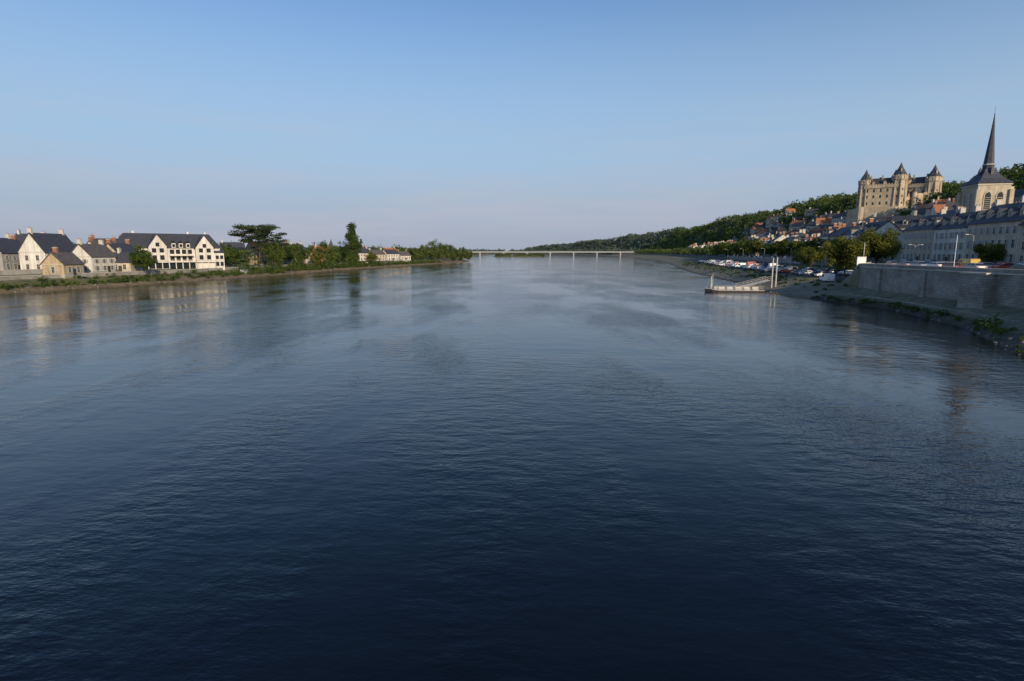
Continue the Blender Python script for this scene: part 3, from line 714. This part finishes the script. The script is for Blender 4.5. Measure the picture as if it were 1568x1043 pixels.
# ------------------------------------------------------------------ vehicles
def car(x,y,rot,col,van=False,z=None):
    if z is None: z=ground(x,y)+.02
    mb=MB(); W=.86
    if van: prof=[(-2.4,.35),(-2.45,.9),(-2.4,2.05),(-2.2,2.2),(1.1,2.2),(1.35,2.1),(1.95,1.3),(2.5,1.1),(2.6,.7),(2.55,.35)]; L=2.5
    else: prof=[(-2.05,.32),(-2.12,.6),(-2.08,.95),(-1.85,1.05),(-1.35,1.42),(-.9,1.50),(.2,1.50),(.5,1.43),(1.15,1.0),(1.9,.85),(2.1,.65),(2.1,.32)]; L=2.1
    def wy(zz): return W-(.16*max(0,(zz-.95)/.55) if not van else .06*max(0,(zz-1.1)))
    n=len(prof); i=len(mb.v)
    for s in(-1,1):
        for (px,pz) in prof: mb.v.append((px,s*wy(pz),pz))
    mb.f.append(tuple(i+k for k in range(n))); mb.m.append(0); mb.f.append(tuple(i+n+k for k in reversed(range(n)))); mb.m.append(0)
    for k in range(n):
        j=(k+1)%n
        g= (not van and k in(3,7)) or (van and k==5)
        mb.f.append((i+k,i+n+k,i+n+j,i+j)); mb.m.append(1 if g else 0)
    for s in(-1,1):
        win=[[(-1.55,1.05),(-1.25,1.38),(-.35,1.44),(-.35,1.05)],[(-.25,1.05),(-.25,1.44),(.35,1.42),(.95,1.05)]] if not van else [[(.3,1.3),(.3,1.95),(1.2,1.95),(1.65,1.3)]]
        for w in win: mb.poly([(a,s*(wy(b)+.012),b) for a,b in w],1)
        for wx in(-1.3*L/2.1,1.3*L/2.1):
            mb.rod((wx,s*(W-.22),.33),(wx,s*(W+.02),.33),.33,.33,14,2)
            mb.poly([(wx+.33*cos(t),s*(W+.021),.33+.33*sin(t)) for t in np.linspace(0,2*pi,14,endpoint=False)],2)
            mb.poly([(wx+.19*cos(t),s*(W+.028),.33+.19*sin(t)) for t in np.linspace(0,2*pi,10,endpoint=False)],3)
    bx=-L-.02 if not van else -2.46
    for s in(-1,1): mb.box(bx,s*.68,.68,.06,.22,.22,4); mb.box(L-.02,s*.62,.6,.1,.3,.14,3)
    return mb.obj('delivery_van' if van else 'parked_car',['car_'+col,'glass','rubber','steel','tail'],loc=(x,y,z),rot=rot)
cols=['white','silver','black','grey','blue','red','silver','white','grey','black']
y=72
while y<150:
    sl=math.atan((XQ(y+5)-XQ(y))/5)
    if random.random()<.85: car(XQ(y)+7+random.uniform(-.2,.2),y,pi/2-sl+random.choice([0,pi]),random.choice(cols)) 
    if random.random()<.6: car(XQ(y)+14+random.uniform(-.3,.3),y+1,R(random.choice([0,180])+random.uniform(-3,3)),random.choice(cols))
    y+=5.6
car(XQ(118)+10.5,118.5,R(80),'yellow'); car(XQ(113)+10.5,112.5,R(80),'yellow',True)
car(85.5,155,R(85),'white',True); 
for y in range(86,200,13): car(XQ(y)+31.8,y,R(82),random.choice(cols),random.random()<.15)
y=168
while y<420:
    for o in(4.5,11.5):
        if random.random()<.72: car(XQ(y)+o,y,R(random.choice([0,180])+random.uniform(-6,6)),random.choice(cols),random.random()<.05)
    y+=3.1
y=160
while y<430:
    car(XQ(y)+random.choice([22.9,28.7]),y,R(80),random.choice(cols),random.random()<.1); y+=random.uniform(7,16)

# ------------------------------------------------------------------ street furniture
def lamp(x,y,h=8,double=False,rot=0,z=None):
    z=ground(x,y) if z is None else z; mb=MB(); mb.cyl(0,0,0,.16,.14,.8,8); mb.rod((0,0,.8),(0,0,h),.09,.055,8)
    for s in((-1,1) if double else (1,)):
        pts=[(0,0,h-.3),(s*.5,0,h+.15),(s*1.3,0,h+.25)]
        for a,b in zip(pts,pts[1:]): mb.rod(a,b,.045,.04,6)
        mb.box(s*1.55,0,h+.16,.7,.26,.14,1)
    mb.obj('street_lamp',['steel','trim'],loc=(x,y,z),rot=rot)
for y in(70,84,100,124,150,178,206,240,280,330,390): lamp(XQ(y)+19,y,7,y in(100,150),R(180))
for y in(92,112,138,168): lamp(XQ(y)+35.5,y,7.5,False,R(0))
mb=MB(); mb.box(0,0,1.2,3.6,.12,2.3,0); mb.box(0,-.07,1.32,3.4,.02,2.06,1)
for s in(-1.4,1.4): mb.box(s,.12,0,.12,.12,3.3,2)
mb.box(0,0,3.5,3.8,.18,.08,2)
mb.obj('notice_board',['steel','whitep','steel'],loc=(82,134.8,6.4),rot=R(28))
def pole(name,x,y,h,r,mat,z=None):
    z=ground(x,y) if z is None else z; mb=MB(); mb.cyl(0,0,-1,r,r*.85,h+1,10,0); mb.cyl(0,0,h,r*1.15,r*.3,r*1.2,10,1); mb.cyl(0,0,h*.55,r*1.06,r*1.06,.25,10,1)
    mb.obj(name,[mat,'steel'],loc=(x,y,z))
pole('mooring_post',74.6,164,8.8,.2,'dullwhite',z=.4); pole('mooring_post',76.2,165,8.8,.2,'dullwhite',z=.6)
pole('mooring_post',57.2,164,4,.2,'dullwhite',z=0)
for (x,y,h) in((XQ(105)+3,105,6.5),(XQ(140)+3,141,7)): pole('flagpole',x,y,h,.06,'whitep')
def barge(x,y,rot):
    e=empty('moored_barge',(x,y,0),rot)
    h=MB(); L=8.2; Wd=2.0
    outline=[(-L,0),(-L+1.8,-Wd*.8),(-L+3.4,-Wd),(L-.6,-Wd),(L,-Wd*.9),(L,Wd*.9),(L-.6,Wd),(-L+3.4,Wd),(-L+1.8,Wd*.8)]
    n=len(outline); lo=[(a*.96,b*.88,-.4) for a,b in outline]; hi=[(a,b,.5+(.5*max(0,(-a-L+4)/4))) for a,b in outline]
    for k in range(n): j=(k+1)%n; h.poly([lo[k],lo[j],hi[j],hi[k]],0)
    h.poly(hi,1); 
    for k in range(n): j=(k+1)%n; h.rod(hi[k],hi[j],.08,.08,6,2)
    h.obj('hull',['rust','concrete','dullwhite'],e)
    r=MB()
    for s in(-1,1):
        xs=np.linspace(-L+3.4,L-.4,15)
        for q in xs: r.rod((q,s*(Wd-.1),.45),(q,s*(Wd-.1),1.55),.035,.035,5)
        for zz in(1.0,1.55): r.rod((xs[0],s*(Wd-.1),zz),(xs[-1],s*(Wd-.1),zz),.035,.035,5)
    for q in range(4): r.rod((L-.2,-Wd+.2+q*1.2,.45),(L-.2,-Wd+.2+q*1.2,1.55),.035,.035,5)
    r.rod((-L+2.2,0,.6),(-L+2.2,0,5.2),.08,.05,6); r.rod((-L+2.2,0,4.9),(-L+.4,0,1.0),.02,.02,4)
    r.obj('railings_and_mast',['dullwhite'],e)
    k=MB(); 
    for q in range(5): k.box(-3.5+q*2.3,-.2,.52,1.6,.5,.42,0); k.box(-3.5+q*2.3,.1,.95,1.6,.08,.45,0)
    k.box(-L+3.0,0,.55,1.1,1.0,1.0,1); k.obj('benches',['dullwhite','concrete'],e)
barge(62,159,R(-4))
mb=MB(); A=np.array((64.,161.5,1.0));B=np.array((78.,174.,2.6)); d=(B-A); L=np.linalg.norm(d); t=d/L; s=np.array((-t[1],t[0],0)); s/=np.linalg.norm(s)
P=[A-s*.8,A+s*.8,B+s*.8,B-s*.8]; mb.poly([tuple(p) for p in P]); mb.poly([tuple(p-np.array((0,0,.2))) for p in P][::-1])
for k in(-.8,.8):
    for zz in(0,.55,1.1): mb.rod(tuple(A+s*k+np.array((0,0,zz))),tuple(B+s*k+np.array((0,0,zz))),.04,.04,5)
    for q in np.linspace(0,1,9): p=A+d*q+s*k; mb.rod(tuple(p),tuple(p+np.array((0,0,1.1))),.035,.035,4)
mb.obj('gangway',['dullwhite'])
for rngy,side,cnt in(((130,420),'L',320),((55,240),'R',160)):
    mb=MB()
    for _ in range(cnt):
        y=random.uniform(*rngy); r=random.uniform(.12,.38)
        x=(XL(y)-random.uniform(-.3,3)) if side=='L' else XR(y)+random.uniform(-.3,2.2)
        z=ground(x,y); a=random.uniform(0,pi); mb.cyl(x,y,z-.2,r,r*random.uniform(.35,.7),r*.7+.15,6,0,True,a)
    mb.obj('shore_rocks',['rock'])
e=empty('chapel',(-163,520,ground(-163,520)))
w=MB(); w.box(0,0,-1,4,4,10); w.box(0,10,-1,8,16,8); w.obj('walls',['cream'],e)
r=MB(); r.cyl(0,0,9,2.9,.05,9,8,0,False); 
for s in(-1,1): r.poly([(s*4.4,2,6.8),(s*4.4,18,6.8),(0,18,11),(0,2,11)],0)
r.obj('spire',['slate'],e)

# ------------------------------------------------------------------ sky, sun, camera
el,az=R(18),R(154)
w=bpy.data.worlds.new('World'); scene.world=w; w.use_nodes=True; nt=w.node_tree; bg=nt.nodes['Background']
sk=N(nt,'ShaderNodeTexSky',sky_type='NISHITA'); sk.sun_disc=False; sk.sun_elevation=el; sk.sun_rotation=az; sk.air_density=1.0; sk.dust_density=.8; sk.ozone_density=2
tint=mixrgb(nt,'MULTIPLY',1,sk.outputs[0],(.63,.81,1.0))
tc=N(nt,'ShaderNodeTexCoord'); sp=N(nt,'ShaderNodeSeparateXYZ'); nt.links.new(tc.outputs['Generated'],sp.inputs[0])
hz=N(nt,'ShaderNodeMapRange',interpolation_type='SMOOTHSTEP'); hz.inputs[1].default_value=.47; hz.inputs[2].default_value=.13; hz.inputs[3].default_value=0; hz.inputs[4].default_value=.85; nt.links.new(sp.outputs[2],hz.inputs[0])
base=mixrgb(nt,'MIX',hz.outputs[0],tint,(2.5,3.5,4.65))
hz2=N(nt,'ShaderNodeMapRange',interpolation_type='SMOOTHSTEP'); hz2.inputs[1].default_value=.18; hz2.inputs[2].default_value=-.01; hz2.inputs[3].default_value=0; hz2.inputs[4].default_value=.9; nt.links.new(sp.outputs[2],hz2.inputs[0])
base=mixrgb(nt,'MIX',hz2.outputs[0],base,(2.5,2.72,3.35))
mp=N(nt,'ShaderNodeMapping'); mp.inputs['Scale'].default_value=(1,1,10); nt.links.new(tc.outputs['Generated'],mp.inputs[0])
nz=noise(nt,2.2,5,mp.outputs[0],.55); cf=ramp(nt,nz,[(.42,(0,0,0)),(.70,(1,1,1))])
band=N(nt,'ShaderNodeMapRange'); band.inputs[1].default_value=.26; band.inputs[2].default_value=.05; band.inputs[3].default_value=0; band.inputs[4].default_value=.6; nt.links.new(sp.outputs[2],band.inputs[0])
mm=N(nt,'ShaderNodeMath',operation='MULTIPLY'); nt.links.new(cf,mm.inputs[0]); nt.links.new(band.outputs[0],mm.inputs[1])
out=mixrgb(nt,'MIX',mm.outputs[0],base,(3.5,3.4,3.85))
nt.links.new(out,bg.inputs['Color']); bg.inputs['Strength'].default_value=.148
s=bpy.data.lights.new('sun','SUN'); s.energy=4.5; s.angle=R(.5); s.color=(1,.81,.58)
so=bpy.data.objects.new('sun',s); C.objects.link(so)
d=Vector((sin(az)*cos(el),cos(az)*cos(el),sin(el))); so.rotation_euler=d.to_track_quat('Z','Y').to_euler(); so.location=(0,-50,80)
cam=bpy.data.cameras.new('camera'); cam.lens=20; cam.sensor_width=36; cam.clip_end=30000; cam.clip_start=.1
co=bpy.data.objects.new('camera',cam); C.objects.link(co); co.location=(0,0,11); co.rotation_euler=(R(90-8.84),0,0); scene.camera=co
scene.view_settings.view_transform='Standard'; scene.view_settings.look='None'; scene.view_settings.exposure=0
